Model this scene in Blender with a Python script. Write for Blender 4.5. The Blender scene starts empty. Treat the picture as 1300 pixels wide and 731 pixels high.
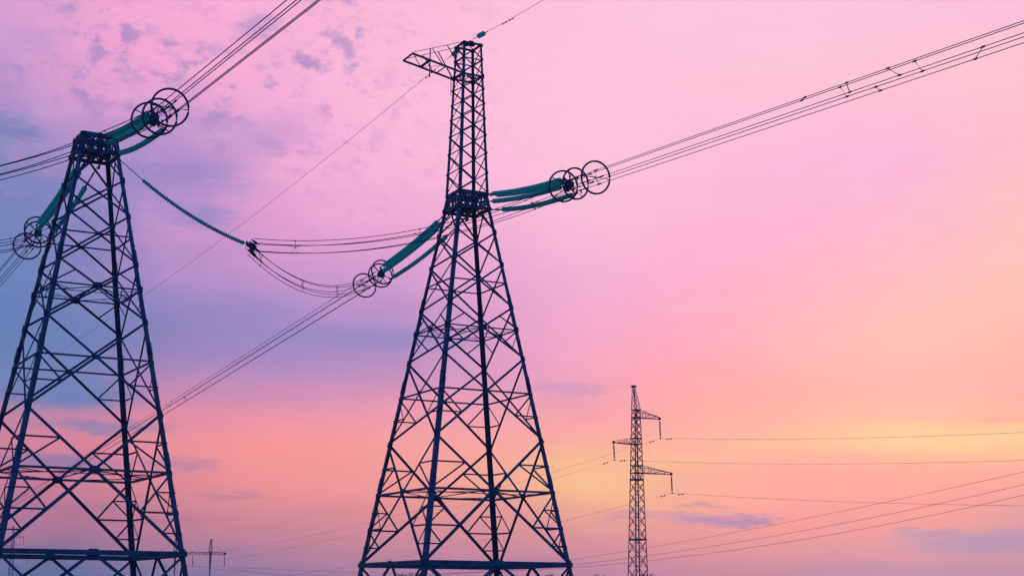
import bpy, math, random
from mathutils import Vector as V, Matrix
random.seed(7)
PI = math.pi
S = 0.8            # survey units -> metres
ZG = -2.125        # ground level in survey units (camera is the survey origin)
scene = bpy.context.scene
col = scene.collection

# ------------------------------------------------------------------ camera figures
FPX = 1962.33
PITCH = math.radians(11.57)
ROLL = math.radians(0.258)
CAMZ = -ZG * S     # 1.7 m

def ray(px, py):
    X = (px - 650) / FPX; U = (365.5 - py) / FPX
    cr, sr = math.cos(ROLL), math.sin(ROLL)
    x = X * cr - U * sr; u = X * sr + U * cr
    c, s = math.cos(PITCH), math.sin(PITCH)
    return V((x, c - u * s, s + u * c))

def proj(P):
    x, y, z = P
    c, s = math.cos(PITCH), math.sin(PITCH)
    d = y * c + z * s; u = z * c - y * s
    cr, sr = math.cos(ROLL), math.sin(ROLL)
    return 650 + FPX * (x * cr + u * sr) / d, 365.5 - FPX * (-x * sr + u * cr) / d

def lerp(a, b, k): return a + (b - a) * k
def lerpf(a, b, k): return a + (b - a) * k

# ------------------------------------------------------------------ materials
def mat(name, base, rough=0.5, metal=0.0, var=0.25, scale=3.0, bump=0.0, trans=0.0, ior=1.45, base2=None):
    m = bpy.data.materials.new(name); m.use_nodes = True
    nt = m.node_tree; n = nt.nodes; l = nt.links
    b = n['Principled BSDF']
    tc = n.new('ShaderNodeTexCoord')
    no = n.new('ShaderNodeTexNoise'); no.inputs['Scale'].default_value = scale; no.inputs['Detail'].default_value = 5
    l.new(tc.outputs['Object'], no.inputs['Vector'])
    mx = n.new('ShaderNodeMix'); mx.data_type = 'RGBA'
    c2 = base2 if base2 else tuple(c * (1 - var) for c in base)
    mx.inputs['A'].default_value = (*c2, 1); mx.inputs['B'].default_value = (*(base if base2 else tuple(c * (1 + var) for c in base)), 1)
    cr = n.new('ShaderNodeMapRange'); cr.inputs['From Min'].default_value = .35; cr.inputs['From Max'].default_value = .65
    l.new(no.outputs['Fac'], cr.inputs['Value']); l.new(cr.outputs['Result'], mx.inputs['Factor'])
    l.new(mx.outputs['Result'], b.inputs['Base Color'])
    b.inputs['Roughness'].default_value = rough; b.inputs['Metallic'].default_value = metal
    b.inputs['Transmission Weight'].default_value = trans; b.inputs['IOR'].default_value = ior
    if bump:
        bp = n.new('ShaderNodeBump'); bp.inputs['Strength'].default_value = bump; bp.inputs['Distance'].default_value = .02
        l.new(no.outputs['Fac'], bp.inputs['Height']); l.new(bp.outputs['Normal'], b.inputs['Normal'])
    return m

M = dict(
    steel=mat('galvanised_steel', (.018, .098, .195), .55, .25, .35, 1.7),
    plate=mat('gusset_steel', (.016, .085, .17), .55, .25, .4, 3.0),
    fitting=mat('fitting_steel', (.025, .085, .18), .45, .35, .25, 8.0),
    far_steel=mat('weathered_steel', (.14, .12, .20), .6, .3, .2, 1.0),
    wire=mat('aluminium_conductor', (.075, .065, .115), .55, .3, .2, 2.0),
    glass=mat('green_insulator_glass', (.07, .80, .74), .3, .0, .3, 6.0),
    porcelain=mat('brown_insulator', (.07, .05, .09), .3, 0, .2, 8.0),
    concrete=mat('concrete', (.20, .22, .26), .85, 0, .2, 2.5, .2),
    grass=mat('meadow_grass', (.055, .075, .03), .95, 0, .4, .6, .6, base2=(.08, .07, .035)),
    bark=mat('bark', (.06, .045, .035), .9, 0, .3, 6.0, .5),
    leaf=mat('leaves', (.045, .065, .03), .8, 0, .4, 2.0),
)

# toughened glass lets part of the bright sky through
_g = M['glass'].node_tree; _p = _g.nodes['Principled BSDF']; _t = _g.nodes.new('ShaderNodeBsdfTranslucent'); _t.inputs['Color'].default_value = (.10, .85, .78, 1)
_m = _g.nodes.new('ShaderNodeMixShader'); _m.inputs['Fac'].default_value = .62
_g.links.new(_p.outputs[0], _m.inputs[1]); _g.links.new(_t.outputs[0], _m.inputs[2]); _g.links.new(_m.outputs[0], _g.nodes['Material Output'].inputs['Surface'])

# ------------------------------------------------------------------ mesh building
class MB:
    def __init__(s): s.v = []; s.f = []; s.sm = []
    def prism(s, p, q, prof, ex, ey, smooth=False, prof2=None):
        p = V(p); q = V(q); n = len(prof); b = len(s.v)
        for (x, y) in prof: s.v.append(p + ex * x + ey * y)
        for (x, y) in (prof2 or prof): s.v.append(q + ex * x + ey * y)
        for i in range(n):
            j = (i + 1) % n
            s.f.append((b + i, b + j, b + n + j, b + n + i)); s.sm.append(smooth)
        s.f.append(tuple(b + n - 1 - i for i in range(n))); s.sm.append(False)
        s.f.append(tuple(b + n + i for i in range(n))); s.sm.append(False)
    @staticmethod
    def frame(p, q, hint=None):
        d = (V(q) - V(p)).normalized()
        h = V(hint) if hint is not None else V((0, 0, 1))
        if abs(d.dot(h.normalized())) > .98: h = V((1, 0, 0)) if abs(d.x) < .9 else V((0, 1, 0))
        ex = d.cross(h).normalized(); ey = ex.cross(d).normalized()
        return ex, ey
    def bar(s, p, q, w, h, hint=None):
        ex, ey = s.frame(p, q, hint)
        s.prism(p, q, [(-w/2, -h/2), (w/2, -h/2), (w/2, h/2), (-w/2, h/2)], ex, ey)
    def angle(s, p, q, w, t, hint, side=1):
        # steel angle section: one flange flat in the face (normal = hint), the other standing along the normal
        ex, ey = s.frame(p, q, hint)
        g = w * .5
        pr = [(-w/2, 0), (w/2, 0), (w/2, t), (-w/2 + t, t), (-w/2 + t, g), (-w/2, g)]
        if side < 0: pr = [(x, -y) for x, y in reversed(pr)]
        s.prism(p, q, pr, ex, ey)
    def legangle(s, p, q, sx, sy, w0, w1, t):
        pr = lambda w: [(0, 0), (-sx*w, 0), (-sx*w, -sy*t), (-sx*t, -sy*t), (-sx*t, -sy*w), (0, -sy*w)]
        a, b = pr(w0), pr(w1)
        if sx * sy < 0: a.reverse(); b.reverse()
        s.prism(p, q, a, V((1, 0, 0)), V((0, 1, 0)), prof2=b)
    def tube(s, pts, r, n=6, closed=False, radii=None):
        pts = [V(p) for p in pts]; m = len(pts); b = len(s.v); prev = None
        for i, p in enumerate(pts):
            if closed: d = pts[(i + 1) % m] - pts[i - 1]
            else: d = pts[min(i + 1, m - 1)] - pts[max(i - 1, 0)]
            d.normalize()
            if prev is None:
                ex, ey = s.frame(V((0, 0, 0)), d)
            else:
                ex = (prev - d * prev.dot(d)).normalized(); ey = d.cross(ex)
            prev = ex
            rr = radii[i] if radii else r
            for k in range(n):
                a = 2 * PI * k / n
                s.v.append(p + ex * (rr * math.cos(a)) + ey * (rr * math.sin(a)))
        for i in range(m if closed else m - 1):
            j = (i + 1) % m
            for k in range(n):
                k2 = (k + 1) % n
                s.f.append((b + i*n + k, b + i*n + k2, b + j*n + k2, b + j*n + k)); s.sm.append(True)
        if not closed:
            s.f.append(tuple(b + n - 1 - k for k in range(n))); s.sm.append(False)
            s.f.append(tuple(b + (m-1)*n + k for k in range(n))); s.sm.append(False)
    def slab(s, c, ex, ey, w, h, t):
        c = V(c); ex = V(ex).normalized(); ey = V(ey).normalized(); n = ex.cross(ey).normalized()
        s.prism(c - n*t/2, c + n*t/2, [(-w/2, -h/2), (w/2, -h/2), (w/2, h/2), (-w/2, h/2)], ex, ey)
    def hexplate(s, c, ex, ey, w, h, t):
        c = V(c); ex = V(ex).normalized(); ey = V(ey).normalized(); n = ex.cross(ey).normalized()
        pr = [(-w/2, -h*.22), (-w*.3, -h/2), (w*.3, -h/2), (w/2, -h*.22), (w/2, h*.22), (w*.3, h/2), (-w*.3, h/2), (-w/2, h*.22)]
        s.prism(c - n*t/2, c + n*t/2, pr, ex, ey)
    def build(s, name, m, parent=None, origin=(0, 0, 0)):
        me = bpy.data.meshes.new(name); o = V(origin)
        me.from_pydata([tuple(v - o) for v in s.v], [], s.f)
        me.polygons.foreach_set('use_smooth', s.sm)
        me.materials.append(m); me.validate(); me.update()
        ob = bpy.data.objects.new(name, me); col.objects.link(ob)
        if parent: ob.parent = parent
        ob.location = o
        return ob

def tag(o, label=None, cat=None, group=None, kind=None):
    if label: o['label'] = label
    if cat: o['category'] = cat
    if group: o['group'] = group
    if kind: o['kind'] = kind
    return o
def empty(name, loc, rz=0):
    o = bpy.data.objects.new(name, None); col.objects.link(o); o.empty_display_size = .5
    o.location = loc; o.rotation_euler = (0, 0, rz); return o
def copy_tree(o, parent=None):
    c = o.copy(); col.objects.link(c)
    if parent: c.parent = parent
    for ch in list(o.children): copy_tree(ch, c)
    return c

# ------------------------------------------------------------------ the anchor towers
# local frame: +x along the row of towers (to the right, away), -y towards the near span
ROWA = math.radians(27.52)
def zl(zf): return (zf - ZG) * S
def hw_body(zf): return S * (6.393 - .2342 * (zf - 2.225)) / math.sqrt(2)
def hw_mast(zf): return S * (1.377 - .0541 * (zf - 24.106)) / math.sqrt(2)
ZA, ZB, ZC, ZD, ZE = 2.215, 6.246, 11.94, 15.71, 18.54
N = [2.215, 9.24, 14.01, 17.075, 19.69, 21.665]
ZF, ZGG, ZTOP = 23.05, 24.106, 33.603
FACES = ['s', 'e', 'n', 'w']
FN = dict(s=V((0, -1, 0)), n=V((0, 1, 0)), e=V((1, 0, 0)), w=V((-1, 0, 0)))
FT = dict(s=V((1, 0, 0)), n=V((-1, 0, 0)), e=V((0, 1, 0)), w=V((0, -1, 0)))
def P(face, zf, t, hw=hw_body, inset=0.0):
    h = hw(zf)
    return FN[face] * (h - inset) + FT[face] * (t * h) + V((0, 0, zl(zf)))

def x_panel(root, f, z1, z2, w, hw, sec=None, w2=None, parent_name='cross_brace'):
    """one X of angle steel on one face with its redundant members"""
    n = FN[f]; mb = MB(); t = max(.008, w * .12)
    w2 = w2 or w
    h1, h2 = hw(z1), hw(z2); kc = h1 / (h1 + h2)
    a, b = P(f, z1, -1, hw), P(f, z2, 1, hw)
    c, d = P(f, z1, 1, hw), P(f, z2, -1, hw)
    x1 = lerp(a, b, kc)
    off = n * .012
    mb.angle(a - off, x1 - off, w, t, n, -1); mb.angle(x1 - off, b - off, w2, t, n, -1)
    mb.angle(c + off, x1 + off, w, t, n, 1); mb.angle(x1 + off, d + off, w2, t, n, 1)
    # bolted patch where the two cross
    mb.slab(x1 + off * 1.6, FT[f], (0, 0, 1), w * 2.0, w * 2.0, .012)
    br = mb.build('cross_brace', M['steel'], root)
    if sec:
        lst = sec(f, x1); hlf = len(lst) // 2
        for part in (lst[:hlf], lst[hlf:]):
            sb = MB()
            for (p, q, sw) in part: sb.angle(p + n * .03, q + n * .03, sw, .01, n, -1)
            sb.build('strut', M['steel'], br)
    return br

def leg_at(f, s, zf): return P(f, zf, s)
def z_of(p): return p.z / S + ZG

def sec_bottom(f, x):
    out = []
    for s in (-1, 1):
        A, B, T = leg_at(f, s, ZA), leg_at(f, s, ZB), leg_at(f, s, N[1])
        q = lerp(A, x, .5); p1 = leg_at(f, s, z_of(q))
        out += [(q, p1, .075), (q, B, .075)]
        m = lerp(q, B, .5); out += [(m, leg_at(f, s, z_of(m)), .06), (m, p1, .065)]
        q5 = lerp(A, x, .25); out += [(q5, leg_at(f, s, z_of(q5)), .06), (q5, p1, .065)]
        q2 = lerp(x, T, .5); out += [(q2, leg_at(f, s, z_of(q2)), .07), (q2, B, .075)]
    return out
def sec_c(f, x):
    out = []
    for s in (-1, 1):
        q = lerp(leg_at(f, s, N[1]), x, .5)
        out += [(q, leg_at(f, s, z_of(q)), .06), (q, leg_at(f, s, ZC), .065)]
    return out
def sec_d(f, x):
    out = []
    for s in (-1, 1):
        out.append((lerp(leg_at(f, s, N[2]), x, .5), leg_at(f, s, ZD), .06))
        out.append((lerp(leg_at(f, s, N[3]), x, .45), leg_at(f, s, ZD), .06))
    return out

def ring(root, zf, w, hw=hw_body, diaphragm=False, double=False, dw=.07):
    mb = MB()
    for f in FACES:
        a, b = P(f, zf, -1, hw, .03), P(f, zf, 1, hw, .03)
        if double:
            o = FN[f] * .11
            mb.bar(a + o, b + o, .05, w); 
            mb.bar(lerp(a, b, .04) - o, lerp(a, b, .96) - o, .05, w * .86)
            for k in (.12, .3, .5, .7, .88): mb.bar(lerp(a, b, k) + o*.8, lerp(a, b, k) - o*.8, .16, w * .6)
        else:
            mb.bar(a, b, w * .8, w * .8)
    r = mb.build('horizontal_frame', M['steel'], root)
    if diaphragm:
        mids = [P(f, zf, 0, hw, .06) for f in FACES]
        dz = V((0, 0, .02)); d = MB()
        for i in range(4): d.angle(mids[i] - dz, mids[(i + 1) % 4] - dz, dw, .01, V((0, 0, 1)), -1)
        d.angle(mids[0] + dz, mids[2] + dz, dw * .9, .01, V((0, 0, 1)), 1)
        d.angle(mids[1] + dz * 3, mids[3] + dz * 3, dw * .9, .01, V((0, 0, 1)), 1)
        # short pieces from the corners to the middle of the diamond sides
        for i, f in enumerate(FACES):
            c = P(f, zf, 1, hw, .08); m = (mids[i] + mids[(i + 1) % 4]) * .5
            d.angle(c - dz * 2, m - dz * 2, dw * .7, .01, V((0, 0, 1)), -1)
        d.build('diaphragm_brace', M['steel'], r)
    return r

def gusset(root, f, zf, t, w, h, hw=hw_body, out=.03):
    mb = MB(); c = P(f, zf, t, hw) + FN[f] * out
    mb.hexplate(c, FT[f], (0, 0, 1), w, h, .016)
    for (dx, dz) in ((-.3, -.2), (.3, -.2), (-.3, .2), (.3, .2), (0, 0)):   # bolt heads
        mb.slab(c + FT[f]*dx*w + V((0, 0, dz*h)) + FN[f]*.014, FT[f], (0, 0, 1), .035, .035, .02)
    return mb.build('gusset_plate', M['plate'], root)

def make_tower(loc, rz, mast):
    root = empty('lattice_anchor_tower', loc, rz)
    # legs
    for sx in (-1, 1):
        for sy in (-1, 1):
            mb = MB()
            segs = [(ZG, .27, .27), (6.9, .255, .255), (12.6, .235, .235), (17.5, .21, .205), (ZGG, .19, .19)]
            pt = lambda z: V((sx * hw_body(z), sy * hw_body(z), zl(z)))
            for i in range(len(segs) - 1):
                z0, w0, _ = segs[i]; z1 = segs[i + 1][0]
                w = w0 * .8; mb.legangle(pt(z0), pt(z1), sx, sy, w, w, .028)
                if i:       # bolted splice
                    a, b = pt(z0 - .38), pt(z0 + .38); o = V((sx * .014, sy * .014, 0))
                    mb.legangle(a + o, b + o, sx, sy, w * .95, w * .95, .013)
                    for k in range(7):
                        c = lerp(a, b, (k + .5) / 7)
                        mb.slab(c + V((-sx * w * .5, sy * .03, 0)), (1, 0, 0), (0, 0, 1), .05, .045, .06)
                        mb.slab(c + V((sx * .03, -sy * w * .5, 0)), (0, 1, 0), (0, 0, 1), .05, .045, .06)
            leg = mb.build('leg', M['steel'], root)
            if sx * sy < 0 and sx > 0 or (sx < 0 and sy < 0):
                z = ZG + 3; first = None
                while z < ZF - .3:
                    c = pt(z)
                    if first is None:
                        sb = MB(); sb.bar(V((0, -sy * .06, 0)), V((sx * .085, -sy * .06, 0)), .016, .016); bo = first = sb.build('step_bolt', M['steel'], leg)
                    else:
                        bo = first.copy(); col.objects.link(bo); bo.parent = leg
                    bo.location = c; z += .75
            fb = MB(); c = pt(ZG); c.z = 0
            fb.prism(c - V((0, 0, .6)), c + V((0, 0, .32)), [(-.75, -.75), (.75, -.75), (.75, .75), (-.75, .75)], V((1, 0, 0)), V((0, 1, 0)),
                     prof2=[(-.5, -.5), (.5, -.5), (.5, .5), (-.5, .5)])
            fb.build('footing', M['concrete'], root)
    for f in FACES:
        # leg extension below the first frame
        n = FN[f]; mb = MB(); mid = P(f, ZA, 0)
        for s in (-1, 1):
            b = P(f, ZG + .35, s); q = lerp(mid, b, .48)
            mb.angle(mid - n * .02, b - n * .02, .13, .014, n, -1)
            mb.angle(P(f, ZA, s) + n * .02, q + n * .02, .10, .012, n, -1)
            mb.angle(q + n*.03, P(f, z_of(q), s) + n*.03, .07, .01, n, -1)
        mb.build('base_brace', M['steel'], root)
        x_panel(root, f, N[0], N[1], .135, hw_body, sec_bottom, .115)
        x_panel(root, f, N[1], N[2], .105, hw_body, sec_c, .10)
        x_panel(root, f, N[2], N[3], .095, hw_body, sec_d, .09)
        x_panel(root, f, N[3], N[4], .085, hw_body)
        x_panel(root, f, N[4], N[5], .085, hw_body)
        mb = MB()
        for s in (-1, 1): mb.angle(P(f, N[5], s) + n * .012 * s, P(f, ZF, 0) + n * .012 * s, .085, .01, n, s)
        mb.build('platform_brace', M['steel'], root)
        for s in (-1, 1):
            gusset(root, f, ZA, s * .965, .26, .4)
            gusset(root, f, ZD, s * .955, .2, .3)
        gusset(root, f, ZA, 0, .5, .3)
        gusset(root, f, ZB, 0, .44, .30); gusset(root, f, ZD, 0, .40, .28)
        for z in N[1:]:
            for s in (-1, 1): gusset(root, f, z, s * .965, .12, .24, out=.025)
    ring(root, ZA, .20, double=True)
    ring(root, ZB, .115, diaphragm=True, dw=.075)
    ring(root, ZC, .085)
    ring(root, ZD, .07, diaphragm=True, dw=.055)
    ring(root, ZE, .07)
    # head platform: two heavy rings, latticed sides, cross beams that carry the strings
    hwp = hw_body
    zm = (ZF + ZGG) / 2
    for zf, w in ((ZF + .08, .14), (ZGG - .02, .15)):
        mb = MB()
        for f in FACES: mb.bar(P(f, zf, -1, hwp), P(f, zf, 1, hwp), .09, w)
        mb.build('platform_frame', M['steel'], root)
    for f in FACES:
        mb = MB(); n = FN[f]
        for k in range(4):
            t0, t1 = -1 + k * .5, -.5 + k * .5
            for (za, zb) in ((ZF, ZGG),):
                mb.angle(P(f, za, t0, hwp) + n*.01, P(f, zb, t1, hwp) + n*.01, .07, .01, n, -1)
                mb.angle(P(f, za, t1, hwp) + n*.03, P(f, zb, t0, hwp) + n*.03, .07, .01, n, -1)
            mb.angle(P(f, ZF, t1, hwp) - n*.01, P(f, ZGG, t1, hwp) - n*.01, .08, .01, n, -1)
        mb.build('platform_lattice', M['steel'], root)
        for t in (-.9, 0, .9):
            gusset(root, f, ZGG - .05, t, .18, .2, hwp, .06); gusset(root, f, ZF + .12, t, .16, .18, hwp, .06)
        gusset(root, f, zm, .12, .26, .16, hwp, .055); gusset(root, f, zm, -.5, .14, .14, hwp, .055)
    h = hw_body(ZGG) - .06
    for zf in (ZF + .18, ZGG - .12):
        mb = MB(); z = zl(zf)
        for k, t in enumerate((-.55, .1, .55)):
            mb.bar(V((t * h * 1.2, -h, z)), V((t * h * 1.2, h, z)), .11, .12)
            if k != 1: mb.bar(V((-h, t * h, z + .11)), V((h, t * h, z + .11)), .08, .09)
        mb.bar(V((-h, -h, z + .02)), V((h, h, z + .02)), .09, .05); mb.bar(V((-h, h, z - .04)), V((h, -h, z - .04)), .09, .05)
        mb.build('cross_beam', M['steel'], root)
    mb = MB()
    mb.slab(V((.1, 0, zl(zm) - .1)), (1, 0, 0), (0, 1, 0), .55 * h, .8 * h, .03)
    mb.build('deck_plate', M['plate'], root)
    # brackets for the strings on both sides
    for sy in (-1, 1):
        for (ox, oz) in STR_OFF:
            mb = MB(); z = zl(23.28 + oz * .95)
            mb.bar(V((ox * S, sy * h, z)), V((ox * S, sy * (h + .28), z)), .05, .16)
            mb.build('string_bracket', M['plate'], root)
    if not mast: return root
    # mast
    zs = [ZGG, 25.42, 26.67, 27.795, 28.825, 29.775, 30.72, 31.6, 32.6, ZTOP]
    for sx in (-1, 1):
        for sy in (-1, 1):
            mb = MB(); pt = lambda z: V((sx * hw_mast(z), sy * hw_mast(z), zl(z)))
            mb.legangle(pt(ZGG - .1), pt(28.8), sx, sy, .135, .125, .02)
            mb.legangle(pt(28.8), pt(ZTOP), sx, sy, .115, .105, .018)
            mb.build('mast_leg', M['steel'], root)
    for f in FACES:
        for i in range(len(zs) - 1):
            x_panel(root, f, zs[i], zs[i + 1], .055 if i < 7 else .048, hw_mast)
            if i:
                for s in (-1, 1): gusset(root, f, zs[i], s * .93, .08, .12, hw_mast, .02)
    for zf, w in ((31.5, .10), (32.55, .06), (ZTOP - .06, .11)):
        r = ring(root, zf, w, hw_mast, diaphragm=zf < 32, dw=.05)
    for f in FACES:
        for s in (-1, 1):
            gusset(root, f, 31.5, s * .9, .16, .2, hw_mast, .03); gusset(root, f, ZTOP - .1, s * .9, .15, .16, hw_mast, .03)
    # ground wire arm towards the other tower
    mb = MB(); arm = None
    tips = {s: V((-4.03 * S, s * .70 * S, zl(32.15))) for s in (-1, 1)}
    lo = {s: V((-hw_mast(31.5), s * hw_mast(31.5), zl(31.5))) for s in (-1, 1)}
    up = {s: V((-hw_mast(ZTOP), s * hw_mast(ZTOP), zl(ZTOP - .05))) for s in (-1, 1)}
    for s in (-1, 1):
        mb.bar(lo[s], tips[s], .07, .085); 
    arm = mb.build('ground_wire_arm', M['steel'], root)
    mb = MB()
    for s in (-1, 1): mb.angle(up[s], tips[s] + V((0, 0, .07)), .055, .01, V((0, 0, 1)), -1)
    mb.build('upper_chord', M['steel'], arm)
    mb = MB()
    mb.bar(tips[-1], tips[1], .06, .07)
    mb.bar(lerp(lo[-1], tips[-1], .66), lerp(lo[1], tips[1], .66), .11, .07)
    mb.bar(lerp(lo[-1], tips[-1], .34), lerp(lo[1], tips[1], .34), .045, .045)
    d = V((0, 0, .03))
    for (a, sa, b) in ((.0, 1, .34), (.34, -1, .66), (.66, 1, 1.0)):
        mb.angle(lerp(lo[sa], tips[sa], a) + d, lerp(lo[-sa], tips[-sa], b) + d, .04, .01, V((0, 0, 1)), -1)
    mb.build('arm_lacing', M['steel'], arm)
    mb = MB()
    for s in (-1, 1):
        mb.angle(lerp(up[s], tips[s], .33), lo[s], .05, .01, V((0, 1, 0)), s)
        mb.angle(lerp(up[s], tips[s], .62), lerp(lo[s], tips[s], .40), .045, .01, V((0, 1, 0)), s)
    mb.build('arm_strut', M['steel'], arm)
    c = lerp(up[-1], tips[-1], .66)
    mb = MB(); mb.bar(c + V((-.0, 0, .04)), c + V((-.02, 0, -1.42)), .055, .04); mb.build('hanging_rod', M['steel'], arm)
    mb = MB(); mb.slab(V((0, 0, zl(ZTOP) + .03)), (1, 0, 0), (0, 1, 0), 1.25 * hw_mast(ZTOP), .22, .05)
    mb.slab(V((0, 0, zl(ZTOP) + .09)), (1, 0, 0), (0, 1, 0), .22, 1.5 * hw_mast(ZTOP), .05); mb.build('top_plate', M['plate'], root)
    return root

STR_OFF = [(-.13, .45), (.15, .40), (-.10, -.04), (.50, -.44)]     # the four strings of one side: sideways, up (survey units)
MAIN = V((-2.735 * S, 90.0 * S, 0.0))
LEFT = V((-22.289 * S, 79.377 * S, .13))
RZM = math.radians(27.52); RZL = math.radians(29.03)
tm = make_tower(MAIN, RZM, True)
tag(tm, 'tall lattice tower with a slim mast and a ground wire arm above its platform', 'power pylon')
tl = make_tower(LEFT, RZL, False)
tag(tl, 'lattice tower on the left ending in a dark flat head without mast', 'power pylon')

def W(T, rz, x, s, zf):
    """tower frame (x sideways, s along the line, + = near side), survey units -> world"""
    if s < 0: s *= 1.06
    c, sn = math.cos(rz), math.sin(rz)
    lx, ly = x * S, -s * S
    return V((T.x + lx * c - ly * sn, T.y + lx * sn + ly * c, zl(zf) + T.z))

# ------------------------------------------------------------------ tension strings
def zstr(s):
    d = s - 1.2; return 23.42 - .185 * d + .0031 * d * d
def string_pt(T, rz, off, s, side):
    k = min(1, max(0, (s - 1.2) / 11))
    ox = off[0] * lerpf(1.0, 1.15, k); oz = off[1] * lerpf(.95, .80, k)
    return W(T, rz, ox, s * side, zstr(s) + oz - (.20 if off[1] < -.3 else .12) * math.sin(PI * k))

def make_string(T, rz, off, side, label, group, s0=3.75, s1=11.7, n=42):
    o = empty('insulator_string', string_pt(T, rz, off, 1.35, side))
    org = o.location.copy()
    pts = [string_pt(T, rz, off, lerpf(s0, s1, i / 120), side) - org for i in range(121)]
    at = lambda k: pts[0].lerp(pts[0], 0) if False else pts[min(120, max(0, int(round(k * 120))))]
    # glass discs: bell profile repeated along the string
    path, rad = [], []
    R = .115
    for i in range(n):
        k0 = i / n; k1 = (i + 1) / n
        for (u, r) in ((.0, .55), (.15, .62), (.30, .98), (.55, 1.0), (.76, .90), (.84, .6)):
            k = k0 + (k1 - k0) * u; f = k * 120; j = min(119, int(f))
            path.append(lerp(pts[j], pts[j + 1], f - j)); rad.append(R * r)
    mb = MB(); mb.tube(path, R, 10, radii=rad); mb.build('glass_discs', M['glass'], o)
    a = V((0, 0, 0))
    rod = MB(); rod.tube([a, lerp(a, pts[0], .5), pts[0] + (pts[1] - pts[0])], .026, 6)
    for k in (.12, .3, .42, .58, .7, .88): rod.tube([lerp(a, pts[0], k), lerp(a, pts[0], k + .05)], .045, 6)
    rod.build('link_rod', M['fitting'], o)
    e = string_pt(T, rz, off, 12.25, side) - org
    rod = MB(); rod.tube([pts[-1], e], .03, 6); rod.build('end_link', M['fitting'], o)
    return tag(o, label, 'insulator', group)

# conductor path
def zwire(s):
    d = s - 13.0; return 21.62 - .067 * d + 2.4e-5 * d * d
RB = .385
PHI = -62
def pent(k): a = math.radians(PHI + 72 * k); return RB * math.cos(a), RB * math.sin(a)

def make_yoke(T, rz, side, label):
    o = empty('conductor_yoke', W(T, rz, 0, 12.3 * side, zstr(12.3)))
    org = o.location.copy(); Wl = lambda x, s, z: W(T, rz, x, s * side, z) - org
    ex = (Wl(1, 12.3, 20) - Wl(0, 12.3, 20)).normalized(); up = (V((0, 0, 1)) + (Wl(0, 13, 20) - Wl(0, 12, 20)).normalized() * .12).normalized(); dr = (Wl(0, 13, 20) - Wl(0, 12, 20)).normalized()
    zc = zstr(12.3)
    mb = MB()
    mb.hexplate(Wl(0, 12.25, zc), ex, up, .30, .52, .05)
    mb.hexplate(Wl(0, 12.62, zc - .03), ex, up, .28, .28, .04)
    mb.slab(Wl(0, 12.43, zc), dr, up, .30, .22, .05)
    mb.slab(Wl(0, 12.43, zc), dr, ex, .30, .20, .05)
    for off in STR_OFF:
        c = string_pt(T, rz, off, 12.2, side) - org; mb.slab(c, ex, up, .08, .08, .08); mb.tube([c, Wl(off[0] * .35, 12.25, zc + off[1] * .4)], .03, 6)
    mb.build('yoke_plate', M['fitting'], o)
    for k in range(5):
        px, pz = pent(k); mb = MB()
        a, b, c = Wl(px * .75, 12.62, zc - .03 + pz * .75), Wl(px, 13.1, zwire(13.1) + pz), Wl(px, 14.0, zwire(14.0) + pz)
        mb.tube([a, b], .024, 6); mb.tube([b, c], .034, 8)
        d = Wl(px * 1.05 - .03, 13.35, zwire(13.35) + pz - .16); mb.tube([lerp(b, c, .15), d], .035, 6)
        mb.build('tension_clamp', M['fitting'], o)
    def grading(x, s, z, r, tilt, spokes, star=False):
        mb = MB(); c = Wl(x, s, z)
        e2 = (ex * math.cos(tilt) + dr * math.sin(tilt)).normalized()
        pts = [c + e2 * (r * S * math.cos(2*PI*i/48)) + up * (r * S * math.sin(2*PI*i/48)) for i in range(48)]
        mb.tube(pts, .041, 8, closed=True)
        for a in (80, 262): 
            i = int(a / 360 * 48); mb.tube([pts[i], pts[i + 2]], .052, 8)
        g = mb.build('grading_ring', M['fitting'], o)
        mb = MB()
        for a in spokes:
            i = int(a / 360 * 48) % 48
            tgt = c if star else lerp(c, Wl(0, 12.45, zc), .85)
            mb.tube([pts[i], tgt], .024, 6)
        mb.build('spoke', M['fitting'], g)
    grading(-.10, 11.95, zc + .02, .82, .10, (60, 155, 235, 330))
    grading(.14, 12.85, zc - .02, .82, -.10, (40, 130, 215, 310))
    grading(.0, 15.15, zwire(15.15), .84, 0, (0, 180), star=True)
    mb = MB()
    for k in range(5):
        px, pz = pent(k); mb.tube([Wl(0, 15.15, zwire(15.15)), Wl(px, 15.15, zwire(15.15) + pz)], .017, 6)
        mb.tube([Wl(px, 15.0, zwire(15.0) + pz), Wl(px, 15.3, zwire(15.3) + pz)], .04, 6)
    mb.build('bundle_spacer', M['fitting'], o)
    return tag(o, label, 'yoke')

def wire_obj(name, pts, r, label, group, cat='cable', n=5, mat_='wire'):
    mb = MB(); mb.tube(pts, r, n); o = mb.build(name, M[mat_], None, pts[0])
    return tag(o, label, cat, group)

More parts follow.
